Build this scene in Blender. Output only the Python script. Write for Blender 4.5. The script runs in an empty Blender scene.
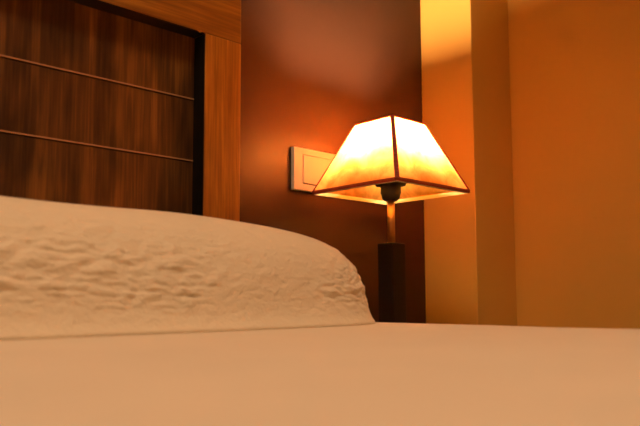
import bpy, bmesh, math, random
import numpy as np
from mathutils import Vector, Matrix, noise

random.seed(4)
SC = bpy.context.scene
COL = SC.collection

# ------------------------------------------------------------------ helpers
def mesh_obj(name, verts, faces, mat, parent=None, loc=(0, 0, 0), smooth=False):
    me = bpy.data.meshes.new(name)
    me.from_pydata([tuple(v) for v in verts], [], [tuple(f) for f in faces])
    bm = bmesh.new(); bm.from_mesh(me)
    bmesh.ops.recalc_face_normals(bm, faces=bm.faces)
    bm.to_mesh(me); bm.free()
    o = bpy.data.objects.new(name, me)
    COL.objects.link(o)
    if mat: me.materials.append(mat)
    if parent: o.parent = parent
    o.location = loc
    if smooth:
        for p in me.polygons: p.use_smooth = True
    return o

def bm_obj(name, bm, mat, parent=None, loc=(0, 0, 0), smooth=False):
    me = bpy.data.meshes.new(name)
    bmesh.ops.recalc_face_normals(bm, faces=bm.faces)
    bm.to_mesh(me); bm.free()
    o = bpy.data.objects.new(name, me)
    COL.objects.link(o)
    if mat: me.materials.append(mat)
    if parent: o.parent = parent
    o.location = loc
    if smooth:
        for p in me.polygons: p.use_smooth = True
    return o

def add_box(bm, lo, hi, bevel=0.0, seg=2):
    r = bmesh.ops.create_cube(bm, size=1.0)
    vs = r['verts']
    for v in vs:
        v.co = Vector([(lo[i] + hi[i]) / 2 + v.co[i] * (hi[i] - lo[i]) for i in range(3)])
    if bevel > 0:
        es = list({e for v in vs for e in v.link_edges})
        bmesh.ops.bevel(bm, geom=es, offset=bevel, segments=seg, profile=0.5, affect='EDGES')

def box(name, lo, hi, mat, parent=None, bevel=0.0, seg=2):
    bm = bmesh.new(); add_box(bm, lo, hi, bevel, seg)
    return bm_obj(name, bm, mat, parent)

def add_lathe(bm, prof, n=40):
    rings = []
    for r, z in prof:
        if r < 1e-6:
            rings.append([bm.verts.new((0, 0, z))])
        else:
            rings.append([bm.verts.new((r * math.cos(2 * math.pi * k / n), r * math.sin(2 * math.pi * k / n), z)) for k in range(n)])
    for a, b in zip(rings[:-1], rings[1:]):
        for k in range(n):
            k2 = (k + 1) % n
            if len(a) == 1 and len(b) == 1: continue
            if len(a) == 1: bm.faces.new((a[0], b[k], b[k2]))
            elif len(b) == 1: bm.faces.new((a[k], a[k2], b[0]))
            else: bm.faces.new((a[k], a[k2], b[k2], b[k]))

def lathe(name, prof, mat, parent=None, n=40, smooth=True):
    bm = bmesh.new(); add_lathe(bm, prof, n)
    return bm_obj(name, bm, mat, parent, smooth=smooth)

def add_bar(bm, p, q, w, h, up=Vector((0, 0, 1))):
    """rectangular bar from p to q, width w (sideways), h (along up)"""
    p, q = Vector(p), Vector(q)
    d = (q - p).normalized()
    s = d.cross(up).normalized(); u = s.cross(d).normalized()
    vs = []
    for c in (p, q):
        for a, b in ((-1, -1), (1, -1), (1, 1), (-1, 1)):
            vs.append(bm.verts.new(c + s * (a * w / 2) + u * (b * h / 2)))
    for f in ((0, 1, 2, 3), (7, 6, 5, 4), (0, 4, 5, 1), (1, 5, 6, 2), (2, 6, 7, 3), (3, 7, 4, 0)):
        bm.faces.new([vs[i] for i in f])

def empty(name, label, cat, loc, group=None):
    o = bpy.data.objects.new(name, None)
    o.empty_display_size = 0.05
    COL.objects.link(o); o.location = loc
    o['label'] = label; o['category'] = cat
    if group: o['group'] = group
    return o

def tag(o, label, cat):
    o['label'] = label; o['category'] = cat
    return o

def struct(o):
    o['kind'] = 'structure'
    return o

# ------------------------------------------------------------------ materials
def new_mat(name):
    m = bpy.data.materials.new(name); m.use_nodes = True
    nt = m.node_tree
    return m, nt, nt.nodes['Principled BSDF'], nt.nodes['Material Output']

def ramp(nt, stops):
    r = nt.nodes.new('ShaderNodeValToRGB')
    els = r.color_ramp.elements
    els[0].position, els[0].color = stops[0][0], (*stops[0][1], 1)
    els[1].position, els[1].color = stops[-1][0], (*stops[-1][1], 1)
    for p, c in stops[1:-1]:
        e = els.new(p); e.color = (*c, 1)
    return r

def tex(nt, scale_vec, scale, detail=4, rough=0.55, distort=0.0):
    tc = nt.nodes.new('ShaderNodeTexCoord')
    mp = nt.nodes.new('ShaderNodeMapping')
    mp.inputs['Scale'].default_value = scale_vec
    n = nt.nodes.new('ShaderNodeTexNoise')
    n.inputs['Scale'].default_value = scale
    n.inputs['Detail'].default_value = detail
    n.inputs['Roughness'].default_value = rough
    n.inputs['Distortion'].default_value = distort
    nt.links.new(tc.outputs['Object'], mp.inputs['Vector'])
    nt.links.new(mp.outputs['Vector'], n.inputs['Vector'])
    return n

def simple_mat(name, col, rough=0.5, metal=0.0, spec=0.5, vary=0.06, nscale=30, bump=0.0, bscale=200):
    m, nt, b, out = new_mat(name)
    n = tex(nt, (1, 1, 1), nscale)
    lo = tuple(c * (1 - vary) for c in col); hi = tuple(min(1, c * (1 + vary)) for c in col)
    r = ramp(nt, [(0.3, lo), (0.7, hi)])
    nt.links.new(n.outputs['Fac'], r.inputs['Fac'])
    nt.links.new(r.outputs['Color'], b.inputs['Base Color'])
    b.inputs['Roughness'].default_value = rough
    b.inputs['Metallic'].default_value = metal
    b.inputs['Specular IOR Level'].default_value = spec
    if bump:
        n2 = tex(nt, (1, 1, 1), bscale)
        bp = nt.nodes.new('ShaderNodeBump')
        bp.inputs['Strength'].default_value = 1.0
        bp.inputs['Distance'].default_value = bump
        nt.links.new(n2.outputs['Fac'], bp.inputs['Height'])
        nt.links.new(bp.outputs['Normal'], b.inputs['Normal'])
    return m

def wood_mat(name, axis, dark, mid, light, rough=0.45, bump=0.0004, spec=0.4, figure=0.25):
    """grain runs along axis 0 / 1 / 2"""
    m, nt, b, out = new_mat(name)
    sv = [1.0, 1.0, 1.0]; sv[axis] = 0.07
    n1 = tex(nt, sv, 70, 6, 0.62, 0.5)            # fibres
    sv2 = [1.0, 1.0, 1.0]; sv2[axis] = 0.22
    n2 = tex(nt, sv2, 11, 3, 0.5, 1.2)            # broad figure
    sv3 = [1.0, 1.0, 1.0]; sv3[axis] = 0.03
    n3 = tex(nt, sv3, 240, 2, 0.5)                # pores
    mx = nt.nodes.new('ShaderNodeMix'); mx.data_type = 'FLOAT'
    mx.inputs['Factor'].default_value = 0.5
    nt.links.new(n1.outputs['Fac'], mx.inputs['A']); nt.links.new(n2.outputs['Fac'], mx.inputs['B'])
    mx2 = nt.nodes.new('ShaderNodeMix'); mx2.data_type = 'FLOAT'
    mx2.inputs['Factor'].default_value = 0.28
    nt.links.new(mx.outputs['Result'], mx2.inputs['A']); nt.links.new(n3.outputs['Fac'], mx2.inputs['B'])
    r = ramp(nt, [(0.36, dark), (0.5, mid), (0.63, light)])
    nt.links.new(mx2.outputs['Result'], r.inputs['Fac'])
    sv4 = [1.0, 1.0, 1.0]; sv4[axis] = 0.25
    n4 = tex(nt, sv4, 24, 2, 0.5)
    r4 = ramp(nt, [(0.36, (0.40, 0.40, 0.44)), (0.62, (1.3, 1.25, 1.2))])
    nt.links.new(n4.outputs['Fac'], r4.inputs['Fac'])
    mc = nt.nodes.new('ShaderNodeMix'); mc.data_type = 'RGBA'; mc.blend_type = 'MULTIPLY'
    mc.inputs['Factor'].default_value = figure
    nt.links.new(r.outputs['Color'], mc.inputs[6]); nt.links.new(r4.outputs['Color'], mc.inputs[7])
    nt.links.new(mc.outputs[2], b.inputs['Base Color'])
    b.inputs['Roughness'].default_value = rough
    b.inputs['Specular IOR Level'].default_value = spec
    bp = nt.nodes.new('ShaderNodeBump'); bp.inputs['Distance'].default_value = bump
    bp.inputs['Strength'].default_value = 1.0
    nt.links.new(mx2.outputs['Result'], bp.inputs['Height'])
    nt.links.new(bp.outputs['Normal'], b.inputs['Normal'])
    return m

def fabric_mat(name, col, b1=(0.0, 60), b2=(0.0, 400), rough=0.9):
    m, nt, b, out = new_mat(name)
    n = tex(nt, (1, 1, 1), 14)
    r = ramp(nt, [(0.3, tuple(c * 0.96 for c in col)), (0.7, col)])
    nt.links.new(n.outputs['Fac'], r.inputs['Fac'])
    nt.links.new(r.outputs['Color'], b.inputs['Base Color'])
    b.inputs['Roughness'].default_value = rough
    b.inputs['Specular IOR Level'].default_value = 0.15
    b.inputs['Sheen Weight'].default_value = 0.15
    b.inputs['Sheen Roughness'].default_value = 0.5
    na = tex(nt, (1, 1, 1), b1[1], 3, 0.55, 0.6)
    nb = tex(nt, (1, 1, 1), b2[1], 2, 0.5)
    bp1 = nt.nodes.new('ShaderNodeBump'); bp1.inputs['Distance'].default_value = b1[0]
    bp2 = nt.nodes.new('ShaderNodeBump'); bp2.inputs['Distance'].default_value = b2[0]
    for q in (bp1, bp2): q.inputs['Strength'].default_value = 1.0
    nt.links.new(na.outputs['Fac'], bp1.inputs['Height'])
    nt.links.new(nb.outputs['Fac'], bp2.inputs['Height'])
    nt.links.new(bp1.outputs['Normal'], bp2.inputs['Normal'])
    nt.links.new(bp2.outputs['Normal'], b.inputs['Normal'])
    return m

def emit_mat(name, col, strength):
    m, nt, b, out = new_mat(name)
    nt.nodes.remove(b)
    e = nt.nodes.new('ShaderNodeEmission')
    e.inputs['Color'].default_value = (*col, 1); e.inputs['Strength'].default_value = strength
    nt.links.new(e.outputs['Emission'], out.inputs['Surface'])
    return m

def shade_mat(name):
    m, nt, b, out = new_mat(name)
    nt.nodes.remove(b)
    n = tex(nt, (1, 1, 1), 26, 6, 0.6, 0.8)
    r = ramp(nt, [(0.34, (0.66, 0.17, 0.03)), (0.52, (0.92, 0.36, 0.085)), (0.72, (0.97, 0.50, 0.16))])
    nt.links.new(n.outputs['Fac'], r.inputs['Fac'])
    t = nt.nodes.new('ShaderNodeBsdfTranslucent'); d = nt.nodes.new('ShaderNodeBsdfDiffuse')
    nt.links.new(r.outputs['Color'], t.inputs['Color'])
    d.inputs['Color'].default_value = (0.98, 0.64, 0.13, 1)
    mx = nt.nodes.new('ShaderNodeMixShader'); mx.inputs['Fac'].default_value = SHADE_REFLECT
    nt.links.new(t.outputs['BSDF'], mx.inputs[1]); nt.links.new(d.outputs['BSDF'], mx.inputs[2])
    nt.links.new(mx.outputs['Shader'], out.inputs['Surface'])
    return m

SHADE_REFLECT = 0.24
BULB_COL, BULB_STR = (1.0, 0.57, 0.31), 3700.0
FILL_COL, FILL_W = (1.0, 0.635, 0.37), 99.0

M_SHEET = fabric_mat('bed_linen', (0.86, 0.74, 0.58), (0.0006, 40), (0.00012, 900))
M_PILLOW = fabric_mat('pillow_cotton', (0.86, 0.73, 0.54), (0.0022, 75), (0.0009, 400))
M_MATT = fabric_mat('mattress_ticking', (0.75, 0.72, 0.66))
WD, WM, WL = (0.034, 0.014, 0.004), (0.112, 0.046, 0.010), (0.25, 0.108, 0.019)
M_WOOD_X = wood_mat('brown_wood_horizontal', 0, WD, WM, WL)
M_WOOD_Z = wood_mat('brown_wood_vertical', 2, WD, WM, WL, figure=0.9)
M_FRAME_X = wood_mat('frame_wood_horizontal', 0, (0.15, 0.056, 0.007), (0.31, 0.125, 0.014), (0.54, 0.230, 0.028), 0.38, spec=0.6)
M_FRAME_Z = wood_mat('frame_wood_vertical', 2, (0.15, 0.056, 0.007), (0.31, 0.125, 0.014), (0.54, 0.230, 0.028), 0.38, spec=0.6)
M_STRIP = simple_mat('light_wood_strip', (0.42, 0.22, 0.10), 0.4, vary=0.1, nscale=60)
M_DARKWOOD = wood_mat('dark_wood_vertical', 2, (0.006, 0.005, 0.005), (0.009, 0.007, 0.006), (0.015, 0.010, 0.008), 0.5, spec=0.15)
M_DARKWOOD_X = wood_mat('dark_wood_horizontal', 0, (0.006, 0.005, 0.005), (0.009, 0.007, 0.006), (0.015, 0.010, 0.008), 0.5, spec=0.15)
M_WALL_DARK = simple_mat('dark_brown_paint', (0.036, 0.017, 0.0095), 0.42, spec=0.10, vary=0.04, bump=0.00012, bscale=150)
M_WALL_OCHRE = simple_mat('ochre_paint', (0.88, 0.565, 0.125), 0.65, spec=0.3, vary=0.025, nscale=6, bump=0.00015, bscale=180)
M_CEIL = simple_mat('cream_ceiling_paint', (0.75, 0.6, 0.42), 0.8)
M_FLOOR = wood_mat('floor_boards', 1, (0.05, 0.025, 0.012), (0.10, 0.05, 0.022), (0.15, 0.08, 0.035), 0.35)
M_BASEB = simple_mat('baseboard_paint', (0.10, 0.045, 0.02), 0.4)
M_SHADE = shade_mat('parchment_shade')
M_TRIM = simple_mat('shade_binding', (0.30, 0.035, 0.012), 0.7, vary=0.45, nscale=260)
M_TRIM_IN = simple_mat('rim_binding', (0.42, 0.06, 0.018), 0.7, vary=0.2, nscale=200)
M_LIT_RIM = simple_mat('lit_rim_tone', (0.95, 0.80, 0.45), 0.8, vary=0.05)  # pale tone carries the lamplight on the rim's inside
M_BRASS = simple_mat('brass_rod', (0.62, 0.34, 0.14), 0.42, metal=0.75)
M_BLACK = simple_mat('black_bakelite', (0.022, 0.016, 0.016), 0.4)
M_WHITE = simple_mat('ivory_plastic', (0.90, 0.84, 0.72), 0.35, vary=0.02)
M_KNOB = simple_mat('steel_knob', (0.5, 0.48, 0.45), 0.3, metal=1.0)
M_BULB = emit_mat('lit_bulb', BULB_COL, BULB_STR)

# ------------------------------------------------------------------ frame of reference
# x along the headboard wall, y towards it (wall face at y = 0), z up
EYE = 0.58
BED = 0.55
X0, X1, Y0, ZC = -2.75, 0.529, -3.3, 2.55
PIER_X, PIER_Y = 0.382, -0.132

# ------------------------------------------------------------------ setting
T = 0.1
struct(box('floor', (X0 - T, Y0 - T, -0.1), (X1 + T, T, 0.0), M_FLOOR))
struct(box('ceiling', (X0 - T, Y0 - T, ZC), (X1 + T, T, ZC + 0.1), M_CEIL))
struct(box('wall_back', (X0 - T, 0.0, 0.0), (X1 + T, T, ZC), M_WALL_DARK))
struct(box('wall_right', (X1, Y0 - T, 0.0), (X1 + T, 0.0, ZC), M_WALL_OCHRE))
struct(box('wall_left', (X0 - T, Y0 - T, 0.0), (X0, 0.0, ZC), M_WALL_OCHRE))
struct(box('wall_front', (X0, Y0 - T, 0.0), (X1, Y0, ZC), M_WALL_OCHRE))
struct(box('wall_pier', (PIER_X, PIER_Y, 0.0), (X1, 0.0, ZC), M_WALL_OCHRE, bevel=0.002, seg=2))
struct(box('baseboard_right', (X1 - 0.012, Y0, 0.0), (X1, PIER_Y - 0.013, 0.08), M_BASEB, bevel=0.003))
struct(box('baseboard_left', (X0, Y0, 0.0), (X0 + 0.012, 0.0, 0.08), M_BASEB, bevel=0.003))

# ------------------------------------------------------------------ headboard
HX1, HX0 = -0.150, -1.75
FR, PN = -0.050, -0.020            # front of the frame, front of the sunk panel
RAIL0, RAIL1 = EYE + 0.417, EYE + 0.512
HB0 = 0.25
hb = empty('headboard', 'brown wooden headboard with framed grooved panel behind the pillow', 'headboard', ((HX0 + HX1) / 2, 0, HB0))
def hbox(name, lo, hi, mat, bev=0.0015):
    o = box(name, lo, hi, mat, None, bev, 2)
    o.parent = hb; o.matrix_parent_inverse = Matrix.Translation(-Vector(hb.location))
    return o
hbox('top_rail', (HX0, FR, RAIL0), (HX1, -0.001, RAIL1), M_FRAME_X)
hbox('side_post', (HX1 - 0.069, FR, HB0), (HX1, -0.001, RAIL0 - 0.0004), M_FRAME_Z)
hbox('side_post', (HX0, FR, HB0), (HX0 + 0.069, -0.001, RAIL0 - 0.0004), M_FRAME_Z)
# thin dark strips along the frame's inner edge
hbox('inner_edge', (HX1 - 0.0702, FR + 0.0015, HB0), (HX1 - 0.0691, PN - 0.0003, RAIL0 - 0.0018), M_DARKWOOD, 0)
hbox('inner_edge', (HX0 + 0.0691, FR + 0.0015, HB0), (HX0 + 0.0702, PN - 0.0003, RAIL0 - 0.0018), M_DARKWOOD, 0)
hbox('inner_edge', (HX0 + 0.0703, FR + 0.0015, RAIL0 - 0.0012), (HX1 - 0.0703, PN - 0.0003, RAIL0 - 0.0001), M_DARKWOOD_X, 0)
# sunk panel: boards separated by fine raised-lip grooves
gro = [EYE + 0.3165 - 0.0985 * k for k in range(0, 6)]
prof = [(PN, RAIL0 - 0.0005)]
for g in gro:
    prof += [(PN, g - 0.0012), (PN + 0.004, g - 0.0014), (PN + 0.004, g - 0.0028), (PN, g - 0.0030)]
prof += [(PN, HB0)]
for g in gro:
    hbox('inlay_strip', (HX0 + 0.0695, PN - 0.0012, g - 0.0010), (HX1 - 0.0695, PN - 0.0001, g + 0.0014), M_STRIP, 0.0004)
v = []; f = []
for y, z in prof:
    v += [(HX0 + 0.0692, y, z), (HX1 - 0.0692, y, z)]
n = len(prof)
for i in range(n - 1): f.append((2 * i, 2 * i + 1, 2 * i + 3, 2 * i + 2))
b0 = len(v)
v += [(HX0 + 0.0692, -0.001, RAIL0 - 0.0005), (HX1 - 0.0692, -0.001, RAIL0 - 0.0005), (HX0 + 0.0692, -0.001, HB0), (HX1 - 0.0692, -0.001, HB0)]
f += [(b0, b0 + 1, b0 + 3, b0 + 2), (0, 1, b0 + 1, b0), (2 * n - 2, 2 * n - 1, b0 + 3, b0 + 2)]
f.append(tuple([2 * i for i in range(n)] + [b0 + 2, b0]))
f.append(tuple([2 * i + 1 for i in range(n)] + [b0 + 3, b0 + 1]))
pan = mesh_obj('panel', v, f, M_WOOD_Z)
pan.parent = hb; pan.matrix_parent_inverse = Matrix.Translation(-Vector(hb.location))

# ------------------------------------------------------------------ bed under the spread
BX0, BX1, BY0, BY1 = -1.78, -0.055, -2.02, -0.055
bed = empty('bed', 'low upholstered bed under the cream bedspread in front of the headboard', 'bed', ((BX0 + BX1) / 2, (BY0 + BY1) / 2, 0))
def bbox(name, lo, hi, mat, bev):
    o = box(name, lo, hi, mat, None, bev, 3)
    o.parent = bed; o.matrix_parent_inverse = Matrix.Translation(-Vector(bed.location))
    return o
bbox('base', (BX0 + 0.03, BY0 + 0.03, 0.12), (BX1 - 0.03, BY1 - 0.01, 0.30), M_DARKWOOD_X, 0.005)
bbox('mattress', (BX0 + 0.02, BY0 + 0.02, 0.30), (BX1 - 0.02, BY1 - 0.005, BED - 0.012), M_MATT, 0.03)
for sx in (BX0 + 0.08, BX1 - 0.13):
    for sy in (BY0 + 0.08, BY1 - 0.13):
        bbox('leg', (sx, sy, 0.0), (sx + 0.05, sy + 0.05, 0.12), M_DARKWOOD, 0.003)

# bedspread: one cloth lying on the mattress, hanging down three sides
def spread():
    nx, ny = 210, 230
    R = 0.030; drop = 0.27
    w, l = BX1 - BX0, BY1 - BY0
    def prof1(s, L, both):
        # s along the cloth; returns offset, drop fraction
        pass
    xs = np.concatenate([np.linspace(-drop, 0, 14)[:-1], np.linspace(0, R * math.pi / 2, 9)[:-1],
                         np.linspace(R * math.pi / 2, R * math.pi / 2 + w - 2 * R, nx),
                         np.linspace(0, R * math.pi / 2, 9)[1:] + R * math.pi / 2 + w - 2 * R,
                         np.linspace(0, drop, 14)[1:] + R * math.pi + w - 2 * R])
    ys = np.concatenate([np.linspace(-drop, 0, 14)[:-1], np.linspace(0, R * math.pi / 2, 9)[:-1],
                         np.linspace(R * math.pi / 2, R * math.pi / 2 + l - R, ny)])
    def curve(s, L, two):
        if s < 0: return 0.0, -R + s
        if s < R * math.pi / 2:
            a = s / R; return R - R * math.cos(a), -R + R * math.sin(a)
        s2 = s - R * math.pi / 2
        flat = L - 2 * R if two else L - R
        if s2 <= flat + 1e-9: return R + s2, 0.0
        s3 = s2 - flat
        if s3 <= R * math.pi / 2:
            a = s3 / R; return R + flat + R * math.sin(a), -R + R * math.cos(a)
        return L, -R - (s3 - R * math.pi / 2)
    verts = []
    for yy in ys:
        py, dy = curve(yy, l, False)
        for xx in xs:
            px, dx = curve(xx, w, True)
            X, Y = BX0 + px, BY0 + py
            d = max(-drop - R, dx + dy) if (dx < -R and dy < -R) else dx + dy
            d = max(d, -drop - R)
            top = 1.0 if d > -R * 0.9 else 0.0
            fl = min(1.0, max(0.0, (-0.39 - Y) / 0.15))
            nz = fl * 0.0016 * noise.noise(Vector((X * 4.0, Y * 4.0, 3.0))) + fl * 0.0007 * noise.noise(Vector((X * 15, Y * 15, 8.0)))
            Z = BED + d + (nz if d > -0.5 else 0)
            # hanging cloth waves a little
            if d < -R:
                a = (-d - R) / drop
                if dx < -R * 0.9: X += (1 if px > w / 2 else -1) * a * (0.010 + 0.007 * math.sin(Y * 26))
                if dy < -R * 0.9: Y -= a * (0.010 + 0.007 * math.sin(X * 24))
            verts.append((X, Y, Z))
    NX = len(xs); faces = []
    for j in range(len(ys) - 1):
        for i in range(NX - 1):
            faces.append((j * NX + i, j * NX + i + 1, (j + 1) * NX + i + 1, (j + 1) * NX + i))
    o = mesh_obj('bedspread', verts, faces, M_SHEET, smooth=True)
    sol = o.modifiers.new('thickness', 'SOLIDIFY'); sol.thickness = 0.004; sol.offset = -1.0
    return o
sp = spread()
tag(sp, 'smooth cream bedspread covering the bed across the foreground', 'bedspread')

# ------------------------------------------------------------------ pillow
PX0, PX1 = -1.02, -0.106       # ends along the headboard
PY0, PY1 = -0.345, -0.054      # front, back
PH = 0.134
def pillow():
    N = 190
    a, b = (PX1 - PX0) / 2, (PY1 - PY0) / 2
    cx, cy = (PX0 + PX1) / 2, (PY0 + PY1) / 2
    flat = 0.02                                    # bottom flattened at this share of the half height
    h = PH / (1 + flat)
    cz = BED + 0.0002 + h * flat
    g = np.linspace(-1, 1, N)
    idx = {}; verts = []; faces = []
    def vid(p):
        k = (round(p[0], 6), round(p[1], 6), round(p[2], 6))
        if k in idx: return idx[k]
        x, y, z = p
        sx = x
        px, pz, ee = 4.6, 2.3, 2.5               # plan exponent along x, vertical
        # section in (y, z) is an ellipse-like curve; its size follows the length profile
        den = (abs(x) ** px + (abs(y) ** ee + abs(z) ** ee) ** (px / ee)) ** (1 / px)
        X, Y, Z = x / den, y / den, z / den
        # corners of the pillow pinch in height
        Z *= 1.0
        idx[k] = len(verts); verts.append([X, Y, Z])
        return idx[k]
    gx = np.tan(g * math.pi / 4)
    for ax in range(3):
        for s in (-1, 1):
            for i in range(N - 1):
                for j in range(N - 1):
                    q = []
                    for (ii, jj) in ((i, j), (i + 1, j), (i + 1, j + 1), (i, j + 1)):
                        p = [0, 0, 0]; p[ax] = s; p[(ax + 1) % 3] = gx[ii]; p[(ax + 2) % 3] = gx[jj]
                        q.append(vid(p))
                    faces.append(q if s > 0 else q[::-1])
    out = []
    for X, Y, Z in verts:
        # length-wise: tall in the middle, rounding away at the ends
        e = abs(X)
        wx = cx + a * X; wy = cy + b * Y
        wz = cz + h * Z
        P = Vector((wx, wy, wz))
        nrm = Vector((X / a * abs(X) ** 2.6, Y / b, Z / h)).normalized()
        big = 0.0040 * noise.noise(Vector((wx * 5, wy * 5, wz * 6 + 4)))
        up = max(0.0, Z)
        band = min(1.0, up / 0.30) * min(1.0, max(0.0, (0.90 - up) / 0.35))
        front = min(1.0, max(0.0, 0.35 - Y)) * band
        patch = min(1.0, max(0.25, 0.75 + 1.6 * noise.noise(Vector((wx * 6.5 + 3.1, wy * 5, wz * 9)))))
        wq = 0.9 * noise.noise(Vector((wx * 13, wy * 13, wz * 13 + 7)))
        cr = 0.0056 * (abs(noise.noise(Vector((wx * 48 + wq, wy * 70, wz * 95 + wq)))) - 0.2) \
            + 0.0034 * (abs(noise.noise(Vector((wx * 105 - wq, wy * 140, wz * 190 + 2)))) - 0.2)
        P += nrm * (big * min(1.0, up / 0.2) + cr * patch * front)
        # the cover's foot runs out softly on to the bed
        P += Vector((0.0, -0.020, 0.0)) * math.exp(-up / 0.10) * max(0.0, -Y) 
        if P.y > -0.0515: P.y = -0.0515
        zb = BED + 0.0002
        if P.z < zb: P.z = zb
        out.append(P)
    o = mesh_obj('pillow', out, faces, M_PILLOW, smooth=True)
    zlim = BED + 0.00025
    for p in o.data.polygons:                      # the flat underside keeps its own normals
        if all(out[i].z < zlim for i in p.vertices): p.use_smooth = False
    return o
pl = pillow()
tag(pl, 'long plump cream pillow with crinkled cover lying against the headboard', 'pillow')

# ------------------------------------------------------------------ switch on the wall
PLW, PLH, PZ = 0.120, 0.078, EYE + 0.2375
sw = empty('light_switch', 'ivory wall switch plate on the dark wall left of the lamp', 'light switch', (PLW / 2, 0, PZ - PLH / 2))
def sbox(name, lo, hi, mat, bev, seg=3, par=None):
    o = box(name, lo, hi, mat, None, bev, seg)
    o.parent = sw; o.matrix_parent_inverse = Matrix.Translation(-Vector(sw.location))
    return o
bm = bmesh.new()
fx, fz = 0.021, 0.012     # frame border
add_box(bm, (0, -0.0095, PZ - PLH / 2), (fx, -0.0003, PZ + PLH / 2), 0.0012)
add_box(bm, (PLW - fx, -0.0095, PZ - PLH / 2), (PLW, -0.0003, PZ + PLH / 2), 0.0012)
add_box(bm, (fx - 0.003, -0.0095, PZ - PLH / 2), (PLW - fx + 0.003, -0.0003, PZ - PLH / 2 + fz), 0.0012)
add_box(bm, (fx - 0.003, -0.0095, PZ + PLH / 2 - fz), (PLW - fx + 0.003, -0.0003, PZ + PLH / 2), 0.0012)
pf = bm_obj('plate', bm, M_WHITE)
pf.parent = sw; pf.matrix_parent_inverse = Matrix.Translation(-Vector(sw.location))
sbox('rocker', (fx + 0.0015, -0.0105, PZ - PLH / 2 + fz + 0.0015), (PLW - fx - 0.0010, -0.002, PZ + PLH / 2 - fz - 0.0008), M_WHITE, 0.0012)

# ------------------------------------------------------------------ nightstand
NX0, NX1, NY0, NY1, NT = -0.030, 0.355, -0.36, -0.006, 0.500
ns = empty('nightstand', 'dark wooden nightstand under the lamp, mostly hidden by the bed', 'nightstand', ((NX0 + NX1) / 2, (NY0 + NY1) / 2, 0))
def nbox(name, lo, hi, mat, bev=0.002, parent=None):
    o = box(name, lo, hi, mat, None, bev, 2)
    p = parent or ns
    o.parent = p
    o.matrix_parent_inverse = Matrix.Translation(-Vector(ns.location))
    return o
nbox('top', (NX0, NY0, NT - 0.022), (NX1, NY1, NT), M_DARKWOOD_X)
nbox('body', (NX0 + 0.012, NY0 + 0.022, 0.14), (NX1 - 0.012, NY1 - 0.004, NT - 0.0225), M_DARKWOOD)
for k in range(2):
    z0 = 0.15 + k * 0.164
    d = nbox('drawer', (NX0 + 0.020, NY0 + 0.006, z0), (NX1 - 0.020, NY0 + 0.0215, z0 + 0.158), M_DARKWOOD_X)
    bm = bmesh.new()
    add_lathe(bm, [(0, 0), (0.006, 0), (0.006, 0.008), (0.012, 0.013), (0.013, 0.018), (0.010, 0.022), (0, 0.023)], 24)
    bmesh.ops.rotate(bm, verts=bm.verts, cent=(0, 0, 0), matrix=Matrix.Rotation(math.pi / 2, 3, 'X'))
    bmesh.ops.translate(bm, verts=bm.verts, vec=((NX0 + NX1) / 2, NY0 + 0.006, z0 + 0.079))
    kn = bm_obj('knob', bm, M_KNOB, smooth=True)
    kn.parent = d; kn.matrix_parent_inverse = Matrix.Translation(-Vector(ns.location))
for sx in (NX0 + 0.015, NX1 - 0.050):
    for sy in (NY0 + 0.025, NY1 - 0.045):
        nbox('leg', (sx, sy, 0.0), (sx + 0.035, sy + 0.035, 0.1395), M_DARKWOOD)

# ------------------------------------------------------------------ table lamp
LX, LY = 0.104, -0.1465
lamp = empty('table_lamp', 'lit table lamp with pyramid parchment shade on the nightstand beside the bed', 'lamp', (LX, LY, NT))
E0 = EYE - NT                                     # eye height above the lamp's foot
SB, ST = E0 + 0.1885, E0 + 0.3085                  # bottom and top of the shade
HB, HT = 0.0962, 0.0425                           # half sides
box('foot', (-0.055, -0.055, 0.0), (0.055, 0.055, 0.012), M_DARKWOOD_X, lamp, 0.002)
CH = 0.0175
box('column', (-CH, -CH, 0.012), (CH, CH, E0 + 0.0985), M_DARKWOOD, lamp, 0.0022, 3)
lathe('stem', [(0, E0 + 0.0985), (0.0066, E0 + 0.0985), (0.0066, E0 + 0.174), (0, E0 + 0.174)], M_BRASS, lamp, 24)
lathe('socket', [(0, E0 + 0.1725), (0.011, E0 + 0.1725), (0.0150, E0 + 0.176), (0.0165, E0 + 0.184), (0.0178, E0 + 0.186), (0.0178, E0 + 0.199),
                 (0.0265, E0 + 0.1995), (0.0265, E0 + 0.2055), (0.0165, E0 + 0.206), (0.0165, E0 + 0.220), (0, E0 + 0.220)], M_BLACK, lamp, 40)
bz = E0 + 0.246
bulb = lathe('bulb', [(0, E0 + 0.2205), (0.0130, E0 + 0.2205), (0.0140, E0 + 0.224), (0.0215, E0 + 0.236), (0.0255, bz), (0.0260, bz + 0.0075), (0.0245, bz + 0.0075), (0.0240, bz), (0, bz)], M_WHITE, lamp, 40)
lathe('glowing_dome', [(0, bz + 0.0003)] + [(0.0222 * math.cos(t), bz + 0.0003 + 0.0235 * math.sin(t)) for t in np.linspace(0, math.pi / 2, 14)[:-1]] + [(0, bz + 0.0238)], M_BULB, bulb, 40)
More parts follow.
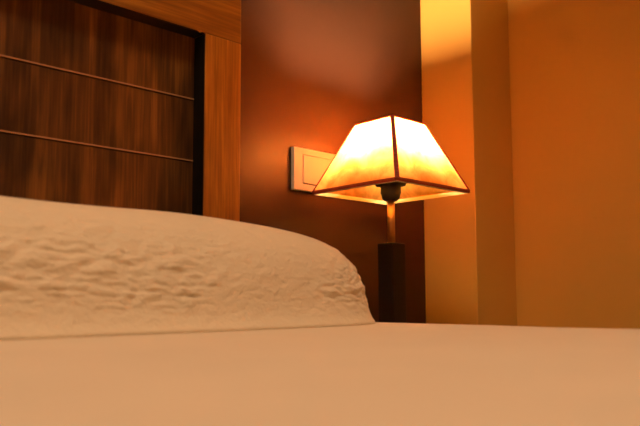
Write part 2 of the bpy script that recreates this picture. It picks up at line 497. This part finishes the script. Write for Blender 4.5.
# shade: four thin sloping parchment panels
def shade():
    th = 0.0012
    v = []; f = []
    for k, dr in ((0, 0.0), (1, -th)):
        for z, hh in ((SB, HB), (ST, HT)):
            for sx, sy in ((-1, -1), (1, -1), (1, 1), (-1, 1)):
                v.append((sx * (hh + dr), sy * (hh + dr), z))
    # single sheet keeps the paper physically thin for light transmission
    sub = 14
    vv = []; ff = []
    for s in range(4):
        A, B = Vector(v[s]), Vector(v[(s + 1) % 4]); D, C = Vector(v[4 + s]), Vector(v[4 + (s + 1) % 4])
        base = len(vv)
        for j in range(sub + 1):
            for i in range(sub + 1):
                u, w = i / sub, j / sub
                vv.append(((A * (1 - u) + B * u) * (1 - w) + (D * (1 - u) + C * u) * w))
        for j in range(sub):
            for i in range(sub):
                q = base + j * (sub + 1) + i
                ff.append((q, q + 1, q + sub + 2, q + sub + 1))
    return mesh_obj('shade', vv, ff, M_SHADE, lamp)
sh = shade()
cor = [(-1, -1), (1, -1), (1, 1), (-1, 1)]
for k in range(4):
    sx, sy = cor[k]
    bm = bmesh.new()
    up = Vector((sx, sy, (HB - HT) / (ST - SB) * 1.0)).normalized()
    add_bar(bm, (sx * (HB + 0.0006), sy * (HB + 0.0006), SB), (sx * (HT + 0.0006), sy * (HT + 0.0006), ST), 0.0074, 0.0018, up)
    bm_obj('edge_binding', bm, M_TRIM, sh)
for nm, z, hh, hgt in (('bottom_rim', SB, HB, 0.0055), ('top_rim', ST, HT, 0.003)):
    bm = bmesh.new()
    for k in range(4):
        p, q = cor[k], cor[(k + 1) % 4]
        add_bar(bm, (p[0] * (hh + 0.0004), p[1] * (hh + 0.0004), z), (q[0] * (hh + 0.0004), q[1] * (hh + 0.0004), z), 0.0022, hgt)
    bm_obj(nm, bm, M_TRIM_IN, sh)
bm = bmesh.new()
rim_in = HB - 0.0022
for k in range(4):
    p, q = cor[k], cor[(k + 1) % 4]
    add_bar(bm, (p[0] * rim_in, p[1] * rim_in, SB - 0.0008), (q[0] * rim_in, q[1] * rim_in, SB - 0.0008), 0.0012, 0.0065)
bm_obj('lit_inner_rim', bm, M_LIT_RIM, sh)  # strip inside the rim, its lit look put into the colour
# wire gimbal that carries the shade on the socket collar
for sx, sy in cor:
    bm = bmesh.new()
    add_bar(bm, (sx * 0.017, sy * 0.017, E0 + 0.2030), (sx * (HB - 0.012), sy * (HB - 0.012), SB + (0.012 / (HB - HT)) * (ST - SB) - 0.001), 0.0016, 0.0016, Vector((0, 0, 1)))
    bm_obj('carrier_wire', bm, M_BRASS, lamp)

# ------------------------------------------------------------------ added fill light over the bed, built as an unseen ceiling fixture
SX, SY = -1.05, -1.00
cl = empty('added_fill_light', 'added round fill light, unseen on the ceiling, brightening the bed', 'fill light', (SX, SY, ZC))
lathe('ring', [(0.205, -0.0005), (0.230, -0.0005), (0.230, -0.012), (0.222, -0.020), (0.205, -0.020), (0.205, -0.0005)], M_KNOB, cl, 48)
lathe('lens', [(0, -0.004), (0.2045, -0.004), (0.2045, -0.0005), (0, -0.0005)], emit_mat('fill_light_disc', FILL_COL, 1.0), cl, 48)  # glowing disc of the added fill fixture
ld = bpy.data.lights.new('fill_beam', 'SPOT'); lo = bpy.data.objects.new('fill_beam', ld); COL.objects.link(lo)  # spot added to brighten bed and pillow
ld.energy = FILL_W; ld.color = FILL_COL; ld.shadow_soft_size = 0.20
ld.spot_size = math.radians(72); ld.spot_blend = 0.9
lo.location = (SX, SY, ZC - 0.11)
lo.rotation_euler = (Vector((-0.52, -0.68, BED)) - Vector(lo.location)).to_track_quat('-Z', 'Y').to_euler()

# ------------------------------------------------------------------ world
w = bpy.data.worlds.new('world'); SC.world = w; w.use_nodes = True
w.node_tree.nodes['Background'].inputs[0].default_value = (0.02, 0.022, 0.03, 1)
w.node_tree.nodes['Background'].inputs[1].default_value = 0.3

# ------------------------------------------------------------------ camera
cam = bpy.data.cameras.new('camera'); co = bpy.data.objects.new('camera', cam); COL.objects.link(co)
FPX = 700.0
cam.sensor_width = 36.0; cam.lens = FPX / 640 * 36
cam.clip_start = 0.005
co.location = (-0.817, -0.940, EYE + 0.0005)
yaw = math.atan2(740, FPX)                       # wall direction lies this far to the right
pitch = math.radians(5.5)
d2 = Vector((math.cos(yaw), math.sin(yaw), 0))
fwd = Vector((d2.x * math.cos(pitch), d2.y * math.cos(pitch), math.sin(pitch)))
q = fwd.to_track_quat('-Z', 'Y')
roll = Matrix.Rotation(math.radians(-0.2), 4, 'Z')
co.rotation_euler = (q.to_matrix().to_4x4() @ roll).to_euler()
cam.shift_y = 20 / 640
cam.dof.use_dof = True; cam.dof.focus_distance = 1.16; cam.dof.aperture_fstop = 5.6
SC.camera = co

# ------------------------------------------------------------------ colour management
vs = SC.view_settings
vs.view_transform = 'Standard'; vs.look = 'None'; vs.gamma = 1; vs.exposure = 0.0
vs.use_curve_mapping = False
